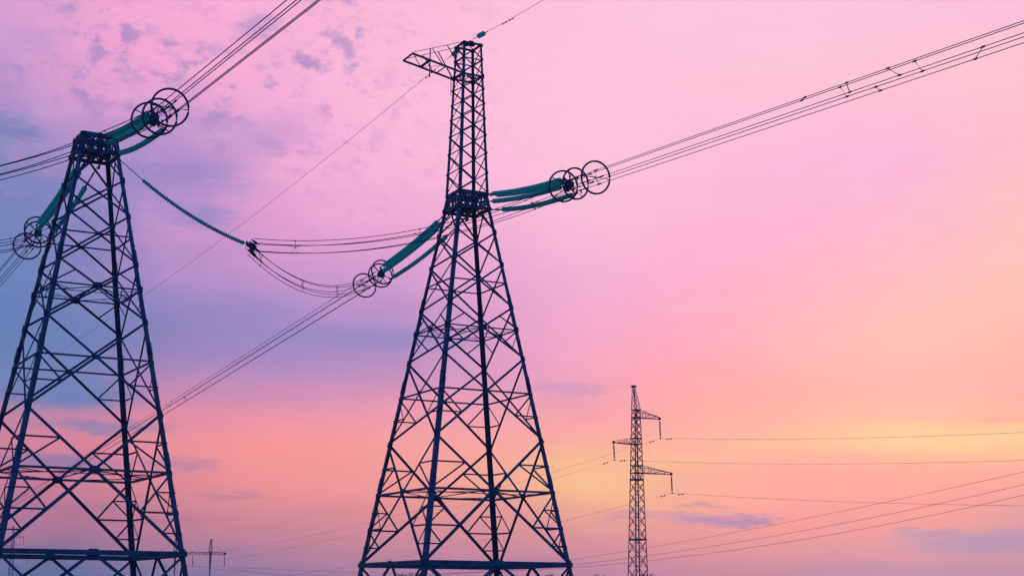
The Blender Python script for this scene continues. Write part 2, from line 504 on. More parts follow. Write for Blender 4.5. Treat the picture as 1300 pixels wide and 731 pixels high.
SIDES = [('main', MAIN, RZM, 1, -56, 'rising from the masted tower to the upper right', 'right of the masted tower'),
         ('main', MAIN, RZM, -1, 121, 'falling from the masted tower behind the left tower', 'left of the masted tower'),
         ('left', LEFT, RZM, 1, 128, 'rising from the flat headed tower to the top edge', 'right of the flat headed tower'),
         ('left', LEFT, RZL, -1, 121, 'falling from the flat headed tower to the left edge', 'behind the flat headed tower')]
lev = ['nearer of two top green glass strings', 'farther of two top green glass strings', 'middle green glass string', 'lowest green glass string']
for key, T, rz, side, PHI, wl, sl in SIDES:
    for i, off in enumerate(STR_OFF):
        make_string(T, rz, off, side, lev[i] + ' ' + sl, 'green glass strings ' + sl)
    make_yoke(T, rz, side, 'steel yoke with three round rings ending the strings ' + sl)
    smax = 110 if side > 0 else 420
    for k in range(5):
        px, pz = pent(k); pts = []
        nn = 40
        for i in range(nn + 1):
            s = 13.9 + (smax - 13.9) * (i / nn) ** 1.5
            pts.append(W(T, rz, px, s * side, zwire(s) + pz))
        wire_obj('conductor_cable', pts, .0175 if key == 'left' else .0135, 'one of five dark conductors ' + wl, 'five conductors ' + wl)

# pair spacers between neighbouring conductors
def pair_spacer(T, rz, side, s, a, b, label, group):
    pa, pb = pent(a), pent(b)
    A = W(T, rz, pa[0], s * side, zwire(s) + pa[1]); B = W(T, rz, pb[0], (s + .25) * side, zwire(s + .25) + pb[1])
    o = empty('spacer', (A + B) * .5); c = o.location
    mb = MB(); mb.tube([A - c, B - c], .014, 6); mb.build('spacer_bar', M['fitting'], o)
    d = (W(T, rz, 0, 1, 0) - W(T, rz, 0, 0, 0)).normalized() * .10
    for q in (A, B):
        mb = MB(); mb.tube([q - c - d, q - c, q - c + d], .03, 6, radii=[.02, .036, .02]); mb.build('clamp', M['fitting'], o)
    tag(o, label, 'spacer', group)
ORD = ['first', 'second', 'third', 'fourth', 'fifth', 'sixth', 'seventh']
PHI = -56
for i, (s, a, b) in enumerate(((32.2, 2, 3), (34.6, 1, 2), (34.9, 3, 4), (36.6, 0, 4), (37.3, 2, 1), (39.2, 3, 4), (41.7, 0, 1))):
    pair_spacer(MAIN, RZM, 1, s, a, b, ORD[i] + ' bar spacer from the masted tower on the upper right conductors', 'spacers on the upper right conductors')
PHI = 121
for i, (s, a, b) in enumerate(((53, 2, 3), (55.5, 1, 2), (57.5, 3, 4), (60, 0, 1), (62, 0, 4))):
    pair_spacer(MAIN, RZM, -1, s, a, b, ORD[i] + ' bar spacer from the masted tower on the conductors falling behind the left tower', 'spacers on the conductors behind the left tower')

# ------------------------------------------------------------------ jumper loops and their support string
HX, HZ = -13.35, 19.45
def jumper_pts(T, rz, side, k, sag, n=36):
    px, pz = pent(k)
    out = []
    for i in range(n + 1):
        u = i / n
        s = lerpf(13.5, .35, u); x = HX * u
        # leaves the clamp backwards along the line, then swings out to the support
        x -= 0
        z = lerpf(zwire(13.5), HZ, u) - sag * 4 * u * (1 - u) * (1 + .35 * (1 - 2 * u) * 0)
        a = math.radians(45)   # bundle plane turned with the loop
        q = px * (1 - .28 * math.sin(PI * u)); 
        r = rz
        ox = q * math.cos(a * min(1, u * 3)); os = q * math.sin(a * min(1, u * 3))
        out.append(W(T, rz, x + ox, (s + os) * side, z + pz))
    return out
JSAG = {('main', 1): 1.25, ('main', -1): 1.55, ('left', 1): 1.1, ('left', -1): 1.55}
for key, T, rz, side, PHI, wl, sl in SIDES:
    nm = {('main', 1): 'passing in front of the masted tower', ('main', -1): 'sagging between the hanging clamp and the yoke',
          ('left', 1): 'passing the head of the flat headed tower', ('left', -1): 'coming from the left edge to the lower yoke'}[(key, side)]
    nms = {('main', 1): 'crossing the masted tower', ('main', -1): 'sagging left of the masted tower',
          ('left', 1): 'crossing the flat headed tower', ('left', -1): 'behind the flat headed tower'}[(key, side)]
    allp = [jumper_pts(T, rz, side, k, JSAG[(key, side)]) for k in range(5)]
    for k in range(5):
        wire_obj('jumper_cable', allp[k], .0175 if key == 'left' else .0155, 'one of five thin jumper cables ' + nm, 'jumper cables ' + nm)
    for iu, u in enumerate((5, 17, 31) if side > 0 else (4, 12, 22, 33)):
        ps = [allp[k][u] for k in range(5)]; c = sum(ps, V()) / 5
        o = empty('jumper_spacer', c)
        mb = MB()
        for k in range(5):
            mb.tube([V((0, 0, 0)), ps[k] - c], .014, 5)
        mb.build('spacer_arm', M['fitting'], o)
        for k in range(5):
            mb = MB(); d = (allp[k][u + 1] - allp[k][u]).normalized() * .08; mb.tube([ps[k] - c - d, ps[k] - c, ps[k] - c + d], .03, 5, radii=[.018, .034, .018])
            mb.build('clamp', M['fitting'], o)
        tag(o, ORD[iu] + ' star spacer from the yoke on the jumper cables ' + nms, 'spacer', 'star spacers on the jumper cables ' + nms)

# support string from the left tower's head to the jumper's hanging clamp
a = W(LEFT, RZL, 1.02, .35, 23.25); b = V((-14.62 * S, 83.40 * S, zl(19.45)))
o = empty('jumper_support_string', a); L_ = (b - a)
def sup(u): return L_ * u - V((0, 0, .42 * 4 * u * (1 - u)))
mb = MB(); mb.tube([sup(i / 30) for i in range(31)], .018, 6); mb.build('core_rod', M['fitting'], o)
nd = 46
disc = None
for i in range(nd):
    u = .21 + .75 * i / (nd - 1); c = sup(u); d = (sup(u + .01) - sup(u - .01)).normalized()
    if disc is None:
        mb = MB(); ax = V((0, 0, 1))
        mb.tube([ax * -.065, ax * -.03, ax * .0, ax * .03, ax * .06], .1, 10, radii=[.045, .06, .105, .09, .045])
        disc = mb.build('glass_disc', M['glass'], o); q = disc
    else:
        q = disc.copy(); col.objects.link(q); q.parent = o
    q.location = c; q.rotation_mode = 'QUATERNION'; q.rotation_quaternion = d.to_track_quat('Z', 'Y')
tag(o, 'long thin ribbed insulator string stretched from the left tower to the hanging jumper clamp', 'insulator')
# the hanging clamp
o = empty('jumper_clamp', b); dr = L_.normalized(); sd = V((-dr.y, dr.x, 0)).normalized(); up = V((0, 0, 1))
mb = MB(); mb.hexplate(dr * .16, up, sd, .40, .34, .04); mb.slab(dr * .05, dr, up, .34, .20, .05); mb.slab(dr * .30, sd, up, .40, .14, .08); mb.build('clamp_plate', M['fitting'], o)
for k in range(5):
    px, pz = pent(k); mb = MB(); c = dr * .3
    e = V((px * S * .8 * sd.x, px * S * .8 * sd.y, pz * S * 1.0))
    mb.tube([c, c + e], .026, 6); mb.tube([c + e - dr * .20, c + e, c + e + dr * .24], .06, 7, radii=[.03, .06, .02]); mb.build('clamp_boot', M['fitting'], o)
tag(o, 'dark cluster of clamps holding the jumper cables in mid air between the towers', 'clamp')

# ------------------------------------------------------------------ ground wires of the masted tower
def plane_z(px, py, T, rz, side):
    r = ray(px, py); nx, ny = math.cos(rz), math.sin(rz)      # row direction is normal to the line plane
    t = (nx * T.x + ny * T.y) / (nx * r.x + ny * r.y)
    p = r * t; d = p - V((T.x, T.y, p.z)); s = (d.x * math.sin(rz) - d.y * math.cos(rz))
    return s * side / S, p.z / S            # survey s and z
for side, pix, lab in ((1, [(600, 50), (629, 35), (690, 0)], 'thin ground wire leaving the mast top to the upper right'),
                       (-1, [(578, 67), (505, 128), (190, 370)], 'thin ground wire falling from the mast top to the lower left')):
    sz = [plane_z(*q, MAIN, RZM, side) for q in pix]
    (s0, z0), (s1, z1), (s2, z2) = sz
    def zz(s): # quadratic through the three
        return (z0*(s-s1)*(s-s2)/((s0-s1)*(s0-s2)) + z1*(s-s0)*(s-s2)/((s1-s0)*(s1-s2)) + z2*(s-s0)*(s-s1)/((s2-s0)*(s2-s1)))
    send = 60 if side > 0 else 230
    sl0 = (zz(s2) - zz(s2 - .1)) / .1
    f = lambda s: zz(s) if s < s2 else z2 + sl0 * (s - s2) + 1e-5 * (s - s2) ** 2
    st = .6
    o = empty('ground_wire', W(MAIN, RZM, 0, st * side, f(st))); c = o.location
    pts = [W(MAIN, RZM, 0, (2.6 + (send - 2.6) * (i / 30) ** 1.4) * side, f(2.6 + (send - 2.6) * (i / 30) ** 1.4)) - c for i in range(31)]
    mb = MB(); mb.tube(pts, .0115, 5); mb.build('steel_strand', M['wire'], o)
    mb = MB()
    for k in (.5, 1.2): 
        q = W(MAIN, RZM, 0, (4 + k * 1.2) * side, f(4 + k * 1.2)) - c; q2 = W(MAIN, RZM, 0, (4.5 + k * 1.2) * side, f(4.5 + k * 1.2)) - c
        mb.tube([q - V((0, 0, .05)), lerp(q, q2, .3) - V((0, 0, .05)), lerp(q, q2, .7) - V((0, 0, .05)), q2 - V((0, 0, .05))], .03, 6, radii=[.035, .012, .012, .035])
    mb.build('damper', M['fitting'], o)
    tag(o, lab, 'cable')
    g = empty('ground_wire_insulator', c); e = pts[0]
    mb = MB(); mb.tube([V((0, 0, 0)), e * .35], .02, 6); mb.tube([e * .8, e], .025, 6); mb.build('link_rod', M['fitting'], g)
    mb = MB(); path = []; rad = []
    for i in range(3):
        for u, r in ((0, .05), (.3, .13), (.6, .115), (.9, .05)): path.append(e * (.38 + .14 * (i + u))); rad.append(r)
    mb.tube(path, .1, 10, radii=rad); mb.build('glass_discs', M['glass'], g)
    tag(g, 'short green insulator at the mast top ' + ('on its right side' if side > 0 else 'behind the ground wire arm'), 'insulator')
# slack loop of wire under the arm
c = W(MAIN, RZM, -.2, -1.3, 32.6)
pts = []
for i in range(15):
    u = i / 14; pts.append(lerp(W(MAIN, RZM, 0, -2.4, 32.5), W(MAIN, RZM, -.85, -.5, 31.4), u) - V((0, 0, 1.0 * math.sin(PI * u ** .8) * (1))))
wire_obj('bonding_loop', pts, .010, 'thin slack loop of wire under the root of the ground wire arm', None)

# ------------------------------------------------------------------ the slim pylon on the right and its distant twin
LINED = math.radians(30)      # its arms run along this bearing
def pz_at(py, D=201.0): # height at distance D seen at picture row py
    r = ray(808, py); return CAMZ + r.z / r.y * D
def make_pylon(loc, rz):
    root = empty('lattice_line_pylon', loc, rz)
    zt = pz_at(491); zb = pz_at(520)
    hwp = lambda z: (1.50 + (0.60 - 1.50) * z / zb) / math.sqrt(2)
    pt = lambda sx, sy, z: V((sx * hwp(z), sy * hwp(z), z))
    top = V((-.32, 0, zt))
    for sx in (-1, 1):
        for sy in (-1, 1):
            mb = MB(); mb.legangle(pt(sx, sy, 0), pt(sx, sy, zb), sx, sy, .125, .10, .03)
            mb.bar(pt(sx, sy, zb), top + V((sx * .12, sy * .12, 0)), .07, .07); mb.build('leg', M['far_steel'], root)
    mb = MB(); mb.slab(top + V((0, 0, .05)), (1, 0, 0), (0, 1, 0), .45, .4, .28); mb.bar(top + V((-.5, 0, 0)), top + V((.5, 0, 0)), .08, .08); mb.build('peak_cap', M['far_steel'], root)
    z = .4; zs = [z]
    while z < zb - .5: z += 2.15 * hwp(z) * .92; zs.append(min(z, zb))
    cn = [(-1, -1), (1, -1), (1, 1), (-1, 1)]
    for i in range(len(zs) - 1):
        mb = MB()
        for k in range(4):
            a, b = cn[k], cn[(k + 1) % 4]; n = V((a[0] + b[0], a[1] + b[1], 0)).normalized() * .02
            mb.bar(pt(*a, zs[i]) + n, pt(*b, zs[i + 1]) + n, .06, .05); mb.bar(pt(*b, zs[i]) - n, pt(*a, zs[i + 1]) - n, .06, .05)
        mb.build('lattice_panel', M['far_steel'], root)
    mb = MB()
    for k in range(4):
        a, b = cn[k], cn[(k + 1) % 4]
        for j in range(4):
            ka, kb = j / 4, (j + 1) / 4
            pa = lerp(pt(*a, zb), top, ka); pb = lerp(pt(*b, zb), top, kb); mb.bar(pa, pb, .045, .045)
    mb.build('peak_lattice', M['far_steel'], root)
    for y in (520, 530, 556, 564, 591, 600, 609, 685):
        mb = MB(); z = pz_at(y)
        for k in range(4): mb.bar(pt(*cn[k], z), pt(*cn[(k + 1) % 4], z), .09, .10)
        if y in (609, 685):
            mb.bar(pt(-1, -1, z), pt(1, 1, z), .09, .16); mb.bar(pt(-1, 1, z + .1), pt(1, -1, z + .1), .09, .16)
        mb.build('horizontal_frame', M['far_steel'], root)
    out = []
    for (dx, ln, yu, yl, yt, drop) in ((1, 3.75, 520, 530, 531.5, 2.5), (-1, 3.55, 556, 564, 561.5, 2.2), (1, 5.5, 591, 600, 602, 2.42)):
        zu, z0 = pz_at(yu), pz_at(yl); zt_ = z0 + .05
        tip = V((dx * ln, 0, zt_))
        mb = MB(); lo = {}; hi = {}
        for s in (-1, 1):
            lo[s] = pt(dx, s, z0); hi[s] = pt(dx, s, zu)
            mb.bar(lo[s], tip + V((0, s * .07, 0)), .075, .075); mb.bar(hi[s], tip + V((0, s * .07, .18)), .07, .07)
        nseg = 4 if ln < 5 else 5
        for s in (-1, 1):
            for j in range(nseg):
                a, b = j / nseg, (j + 1) / nseg
                mb.bar(lerp(lo[s], tip, a), lerp(hi[s], tip, b), .045, .045)
                if j: mb.bar(lerp(lo[s], tip, a), lerp(hi[s], tip, a), .045, .045)
        for j in range(1, nseg): mb.bar(lerp(lo[-1], tip, j / nseg), lerp(lo[1], tip, j / nseg), .05, .05)
        mb.slab(tip + V((0, 0, .06)), (1, 0, 0), (0, 0, 1), .30, .36, .16)
        mb.build('cross_arm', M['far_steel'], root)
        out.append((tip, drop))
    return root, out
PY = V((808.0, 0, 0))
r0 = ray(808.3, 600); t0 = 201.0 / r0.y
pyl = V((r0.x * t0, 201.0, 0))
py1, arms = make_pylon(pyl, LINED)
tag(py1, 'slim lattice pylon with three short arms standing right of the masted tower', 'power pylon')
py2 = copy_tree(py1); py2.location = V((-187, 588, 0))
tag(py2, 'small distant lattice pylon seen through the legs of the left tower', 'power pylon')
def loc_of(base, p): c, s = math.cos(LINED), math.sin(LINED); return V((base.x + p.x * c - p.y * s, base.y + p.x * s + p.y * c, base.z + p.z))
names3 = ['uppermost right arm', 'left arm', 'lowest right arm']
def hang_insulator(p, drop, label, group, tilt=.1):
    o = empty('hanging_insulator', p)
    e = V((tilt * math.cos(LINED), tilt * math.sin(LINED), -drop))
    mb = MB(); mb.tube([V((0, 0, 0)), e * .12], .04, 6); mb.tube([e * .9, e], .05, 6); mb.build('link_rod', M['far_steel'], o)
    path = []; rad = []
    for i in range(10):
        for u, r in ((0, .05), (.35, .115), (.65, .105), (.9, .05)): path.append(e * (.12 + .78 * (i + u) / 10)); rad.append(r)
    mb = MB(); mb.tube(path, .1, 8, radii=rad); mb.build('discs', M['porcelain'], o)
    mb = MB(); d = V((math.sin(LINED), -math.cos(LINED), 0)); mb.tube([e - d * .35 - V((0, 0, .06)), e, e + d * .35 - V((0, 0, .06))], .06, 6, radii=[.03, .09, .03]); mb.build('suspension_clamp', M['far_steel'], o)
    tag(o, label, 'insulator', group); return p + e
att1, att2 = [], []
for i, (tip, drop) in enumerate(arms):
    att1.append(hang_insulator(loc_of(pyl, tip), drop, 'dark insulator hanging from the ' + names3[i] + ' of the slim pylon', 'insulators of the slim pylon'))
for i, (tip, drop) in enumerate(arms):
    att2.append(hang_insulator(loc_of(py2.location, tip), drop, 'tiny insulator under the ' + names3[i] + ' of the distant pylon', 'insulators of the distant pylon'))
def span(p, q, sag, n=40): return [lerp(p, q, i / n) - V((0, 0, sag * 4 * (i / n) * (1 - i / n))) for i in range(n + 1)]
def plane_pt(px, py, base, ang):
    r = ray(px, py); nx, ny = -math.sin(ang), math.cos(ang)
    t = (nx * base.x + ny * base.y) / (nx * r.x + ny * r.y); p = r * t; p.z += CAMZ; return p
def damper(wire, p, d):
    mb = MB(); q = p - V((0, 0, .08)); mb.tube([q - d * .45, q - d * .2, q + d * .2, q + d * .45], .08, 6, radii=[.11, .03, .03, .11]); mb.build('damper', M['far_steel'], wire)
NEARD = math.radians(-60)
nd_ = V((math.cos(NEARD), math.sin(NEARD), 0))
for i, (mid, end) in enumerate((((1070, 556.2), (1300, 548.5)), ((1070, 588.6), (1300, 584)), ((1070, 636.5), (1300, 641.5)))):
    A = att1[i]
    P1, P2 = plane_pt(*mid, A, NEARD), plane_pt(*end, A, NEARD)
    s1, s2 = (P1 - A).to_2d().length, (P2 - A).to_2d().length
    za, zb_ = P1.z - A.z, P2.z - A.z
    k2 = (zb_ / s2 - za / s1) / (s2 - s1); k1 = za / s1 - k2 * s1
    pts = []
    for j in range(41):
        s = s2 * 1.25 * j / 40; pts.append(A + nd_ * s + V((0, 0, k1 * s + k2 * s * s)) - A)
    o = empty('line_wire', A); mb = MB(); mb.tube(pts, .0135, 5); mb.build('strand', M['wire'], o)
    damper(o, lerp(pts[0], pts[1], 1.9 / (s2 * 1.25 / 40)), nd_)
    tag(o, 'thin wire from the ' + names3[i] + ' of the slim pylon to the right edge', 'cable')
    pts = span(A, att2[i], 9.5); pts = [p - A for p in pts]
    o = empty('line_wire', A); mb = MB(); mb.tube(pts, .0135, 5); mb.build('strand', M['wire'], o)
    d = (pts[1] - pts[0]).normalized(); damper(o, pts[0] + d * 2.2, d)
    tag(o, 'faint wire from the ' + names3[i] + ' of the slim pylon away to the distant pylon', 'cable')

# ------------------------------------------------------------------ the two pole portal behind the left tower
PD = 392.0
def at_d(px, py, D): r = ray(px, py); t = D / r.y; p = r * t; p.z += CAMZ; return p
pc = at_d(245, 701.5, PD); zc_ = pc.z
ptl = empty('portal_pole', V((pc.x, pc.y, 0)), math.radians(28))
half = 8.3
for x in (-4.5, 4.5):
    mb = MB(); mb.tube([V((x, 0, 0)), V((x, 0, zc_ + .5))], .3, 10, radii=[.46, .34]); pl = mb.build('pole', M['concrete'], ptl)
    mb = MB()
    for sx in (-1, 1):
        for sy in (-1, 1): mb.bar(V((x + sx * .42, sy * .42, zc_)), V((x + sx * .1, sy * .1, zc_ + 3.5)), .09, .09)
    for j in range(4):
        for sx in (-1, 1): mb.bar(V((x + sx * (.42 - .08 * j), 0, zc_ + .85 * j)), V((x - sx * (.34 - .08 * j), 0, zc_ + .85 * (j + 1))), .06, .06)
    mb.bar(V((x - .1, 0, zc_ + 3.5)), V((x + .75, 0, zc_ + 3.62)), .10, .10); mb.bar(V((x + .7, 0, zc_ + 3.6)), V((x + .7, 0, zc_ + 3.0)), .06, .06)
    mb.build('pole_peak', M['far_steel'], pl)
mb = MB()
for y in (-.3, .3):
    for z in (0, .5): mb.bar(V((-half, y, zc_ - .25 + z)), V((half, y, zc_ - .25 + z)), .09, .09)
for j in range(16):
    x0 = -half + j * half / 8; x1 = x0 + half / 8; z0, z1 = (zc_ - .25, zc_ + .25) if j % 2 else (zc_ + .25, zc_ - .25)
    for y in (-.3, .3): mb.bar(V((x0, y, z0)), V((x1, y, z1)), .06, .06)
mb.slab(V((half, 0, zc_)), (1, 0, 0), (0, 0, 1), .4, .6, .66); mb.slab(V((-half, 0, zc_)), (1, 0, 0), (0, 0, 1), .4, .6, .66)
mb.build('cross_beam', M['far_steel'], ptl)
for x in (-4.5, 4.5):
    mb = MB(); e = half if x > 0 else -half
    mb.tube([V((x, 0, zc_ + 3.0)), V((lerpf(x, e, .5), 0, zc_ + 1.3)), V((e, 0, zc_ + .3))], .03, 4)
    mb.build('stay', M['far_steel'], ptl)
tag(ptl, 'distant portal of two concrete poles with a long cross beam behind the left tower', 'power pole')
def pl_w(x, z): c, s = math.cos(math.radians(28)), math.sin(math.radians(28)); return V((pc.x + x * c, pc.y + x * s, z))
patt = []
for nm, x in (('left end', -half + .1), ('middle', 0), ('right end', half - .1)):
    patt.append(hang_insulator(pl_w(x, zc_ - .3), 3.0, 'thin insulator hanging from the ' + nm + ' of the distant portal beam', 'insulators of the portal', 0))
low = [[(729, 709.4), (1010, 660.3), (1300, 598.7)], [(729, 716), (1010, 675), (1300, 614.8)], [(729, 719.7), (1010, 685.8), (1300, 628)]]
LD = math.radians(-60.5); ld = V((math.cos(LD), math.sin(LD), 0))
whichw = ['topmost', 'middle', 'lowest']
for i in range(3):
    A = patt[2 - i]
    fit = [plane_pt(*q, A, LD) for q in low[i]]
    ss = [0] + [(p - A).to_2d().length for p in fit]; zv = [0] + [p.z - A.z for p in fit]
    # smooth curve through the points
    def zz(s, ss=ss, zv=zv):
        t = 0
        for a in range(4):
            w = zv[a]
            for b in range(4):
                if b != a: w *= (s - ss[b]) / (ss[a] - ss[b])
            t += w
        return t
    smax = ss[-1] * 1.06
    pts = [ld * (smax * j / 60) + V((0, 0, zz(smax * j / 60))) for j in range(61)]
    o = empty('line_wire', A); mb = MB(); mb.tube(pts, .019, 5); mb.build('strand', M['wire'], o)
    tag(o, whichw[i] + ' of three wires climbing from the bottom of the frame to the right edge', 'cable', 'three low wires at the right')
    B = A - ld * 300 + V((0, 0, -2)); pts = [p - A for p in span(A, B, 7)]
    o = empty('line_wire', A); mb = MB(); mb.tube(pts, .019, 5); mb.build('strand', M['wire'], o)
    tag(o, 'faint wire running away from the ' + ['right end', 'middle', 'left end'][i] + ' of the portal beam', 'cable')

# ------------------------------------------------------------------ ground and far trees
mb = MB(); NR = 48
rings = [0, 8, 20, 45, 90, 160, 300, 600, 1200, 2500, 5000, 9000]
mb.v.append(V((0, 0, 0)))
for r in rings[1:]:
    for k in range(NR):
        a = 2 * PI * k / NR
        zz_ = -.03 + .06 * math.sin(r * .37 + 3 * a) if r < 400 else -.05
        mb.v.append(V((r * math.cos(a), 60 + r * math.sin(a), zz_)))
for k in range(NR): mb.f.append((0, 1 + k, 1 + (k + 1) % NR)); mb.sm.append(True)
for i in range(len(rings) - 2):
    for k in range(NR):
        a, b = 1 + i * NR, 1 + (i + 1) * NR; k2 = (k + 1) % NR
        mb.f.append((a + k, b + k, b + k2, a + k2)); mb.sm.append(True)
tag(mb.build('ground', M['grass']), kind='structure')

def tree(px, D, h, w, label, seed):
    rd = random.Random(seed)
    p = at_d(px, 728, D); o = empty('round_tree', V((p.x, p.y, 0)))
    mb = MB(); mb.tube([V((0, 0, -.1)), V((.05, 0, h * .3)), V((0, .05, h * .6))], .2, 8, radii=[.22, .16, .08])
    tips = []
    for k in range(9):
        a = k * 2.4 + rd.random(); z0 = h * rd.uniform(.28, .5); L = w * rd.uniform(.25, .42)
        e = V((L * math.cos(a), L * math.sin(a), z0 + h * rd.uniform(.18, .36))); tips.append(e)
        mb.tube([V((0, 0, z0)), e * .5 + V((0, 0, z0 * .5 + .1)), e], .06, 5, radii=[.08, .05, .02])
    mb.build('trunk', M['bark'], o)
    mb = MB()
    clumps = [(V((rd.gauss(0, .22) * w, rd.gauss(0, .22) * w, h * rd.uniform(.42, .92))), rd.uniform(.12, .22) * w) for _ in range(26)] + [(t, .16 * w) for t in tips]
    for c, r in clumps:
        for _ in range(60):
            d = V((rd.gauss(0, 1), rd.gauss(0, 1), rd.gauss(0, .8))).normalized() * r * rd.random() ** .4
            q = c + d
            if q.z > h: continue
            e1 = V((rd.gauss(0, 1), rd.gauss(0, 1), rd.gauss(0, 1))).normalized(); e2 = e1.orthogonal().normalized(); sz = rd.uniform(.07, .15)
            b = len(mb.v); mb.v += [q - e1 * sz, q + e2 * sz * .6, q + e1 * sz, q - e2 * sz * .6]; mb.f.append((b, b+1, b+2, b+3)); mb.sm.append(False)
    mb.build('crown', M['leaf'], o)
    tag(o, label, 'tree', 'distant tree tops on the bottom edge')
tree(511, 262, 7.0, 4.6, 'faint tree top between the feet of the masted tower, near its left leg', 1)
tree(695, 262, 7.15, 3.6, 'faint tree top beside the right leg inside the masted tower', 2)
tree(757, 262, 7.0, 3.4, 'faint tree top between the masted tower and the slim pylon', 3)
tree(820, 268, 7.1, 4.4, 'faint tree top just behind the foot of the slim pylon', 4)

# ------------------------------------------------------------------ evening haze
bx = (-420, 330, -30, 760, -1.0, 46)
mb = MB()
for z in (bx[4], bx[5]):
    for (x, y) in ((bx[0], bx[2]), (bx[1], bx[2]), (bx[1], bx[3]), (bx[0], bx[3])): mb.v.append(V((x, y, z)))
mb.f = [(3, 2, 1, 0), (4, 5, 6, 7), (0, 1, 5, 4), (1, 2, 6, 5), (2, 3, 7, 6), (3, 0, 4, 7)]; mb.sm = [False] * 6
hm = bpy.data.materials.new('evening_haze'); hm.use_nodes = True; hn = hm.node_tree; hn.nodes.remove(hn.nodes['Principled BSDF'])
pv = hn.nodes.new('ShaderNodeVolumePrincipled'); pv.inputs['Color'].default_value = (.84, .92, 1.0, 1); pv.inputs['Density'].default_value = .0003
hn.links.new(pv.outputs[0], hn.nodes['Material Output'].inputs['Volume'])
tag(mb.build('haze', hm), kind='stuff')

# ------------------------------------------------------------------ sky
w = bpy.data.worlds.new("World"); scene.world = w; w.use_nodes = True
nt = w.node_tree; nt.nodes.clear(); nn = nt.nodes.new; lk = nt.links.new
SUN_EL, SUN_AZ = math.radians(4.0), math.radians(15)
def lin(c): c /= 255; return c / 12.92 if c <= .04045 else ((c + .055) / 1.055) ** 2.4
# dusk colours along bearings (given where the camera sees them: column px, then row px -> colour)
SKY = {
0: [(0, (216,162,212)), (60, (205,154,208)), (110, (190,150,205)), (160, (150,136,192)), (200, (140,138,194)), (260, (118,132,188)), (330, (102,132,188)), (400, (90,126,183)), (450, (96,128,184)), (500, (125,130,184)), (530, (200,132,168)), (560, (218,130,156)), (600, (208,126,155)), (650, (190,120,155)), (690, (148,116,156)), (731, (72,114,165))],
120: [(0, (240,165,209)), (60, (243,166,209)), (130, (228,160,208)), (200, (170,142,200)), (260, (136,131,190)), (330, (132,129,190)), (400, (114,128,188)), (450, (120,128,186)), (500, (128,130,184)), (530, (222,134,162)), (570, (226,132,155)), (620, (216,130,150)), (660, (192,121,150)), (690, (150,115,155)), (731, (80,110,160))],
220: [(0, (248,170,212)), (100, (244,168,211)), (150, (215,155,207)), (200, (182,143,202)), (230, (195,150,205)), (280, (186,141,200)), (340, (180,140,200)), (400, (138,131,191)), (450, (150,131,190)), (490, (182,135,185)), (520, (226,140,170)), (560, (239,145,156)), (620, (231,140,150)), (660, (210,130,150)), (690, (185,125,160)), (731, (120,118,166))],
350: [(0, (248,175,213)), (100, (247,175,215)), (200, (241,168,213)), (260, (229,160,209)), (300, (225,155,206)), (350, (202,148,205)), (400, (167,140,200)), (430, (156,136,196)), (480, (187,140,195)), (520, (235,146,172)), (560, (252,151,157)), (600, (251,150,151)), (640, (233,145,150)), (680, (206,135,156)), (731, (150,121,166))],
500: [(0, (253,184,215)), (150, (253,186,218)), (260, (245,173,215)), (320, (226,160,210)), (380, (200,148,204)), (430, (164,138,196)), (470, (192,141,192)), (510, (238,151,180)), (550, (252,160,162)), (600, (252,158,155)), (650, (236,146,152)), (690, (206,135,158)), (731, (166,125,166))],
650: [(0, (254,192,218)), (150, (254,192,218)), (250, (253,186,218)), (330, (238,170,212)), (400, (229,160,206)), (450, (228,158,200)), (490, (226,155,195)), (520, (250,165,176)), (560, (252,168,161)), (610, (252,174,151)), (650, (242,156,155)), (690, (216,138,158)), (731, (176,125,166))],
750: [(0, (254,194,220)), (150, (254,196,218)), (250, (254,192,218)), (350, (243,175,212)), (420, (246,168,203)), (470, (248,165,190)), (495, (236,157,188)), (520, (249,161,170)), (560, (254,175,160)), (590, (253,190,146)), (620, (254,200,140)), (650, (245,166,150)), (690, (222,145,158)), (731, (180,125,166))],
850: [(0, (253,198,220)), (200, (254,192,217)), (350, (250,175,208)), (430, (254,168,195)), (500, (254,165,173)), (550, (254,175,162)), (590, (254,185,155)), (640, (251,171,150)), (660, (235,150,156)), (690, (230,145,156)), (731, (185,125,166))],
1000: [(0, (252,197,222)), (100, (254,196,216)), (200, (252,186,218)), (300, (250,178,210)), (380, (254,178,195)), (450, (254,180,181)), (500, (254,172,169)), (550, (254,182,160)), (570, (254,190,156)), (600, (254,166,160)), (640, (254,162,160)), (670, (246,151,156)), (700, (216,140,160)), (731, (180,125,168))],
1150: [(0, (252,195,222)), (100, (254,196,211)), (200, (252,181,218)), (280, (252,185,206)), (350, (254,186,193)), (420, (254,190,182)), (470, (254,181,176)), (520, (254,183,170)), (560, (254,207,154)), (590, (254,181,156)), (630, (254,161,158)), (660, (248,155,158)), (690, (222,145,166)), (731, (179,130,170))],
1300: [(0, (250,190,222)), (80, (254,196,208)), (160, (252,190,206)), (260, (254,190,192)), (340, (254,193,183)), (400, (254,189,175)), (450, (254,181,173)), (520, (250,173,162)), (545, (254,205,150)), (570, (254,205,152)), (600, (254,166,156)), (640, (246,160,158)), (690, (200,145,175)), (731, (166,126,170))],
}
CX = sorted(SKY)
def samp1(c, y):
    t = SKY[c]
    if y <= t[0][0]: return t[0][1]
    for (y0, a), (y1, b) in zip(t, t[1:]):
        if y <= y1: k = (y - y0) / (y1 - y0); return tuple(lerpf(p, q, k) for p, q in zip(a, b))
    return t[-1][1]
def samp(x, y):
    x = min(1300, max(0, x))
    for a, b in zip(CX, CX[1:]):
        if x <= b:
            k = (x - a) / (b - a); return tuple(lerpf(p, q, k) for p, q in zip(samp1(a, y), samp1(b, y)))
    return samp1(1300, y)

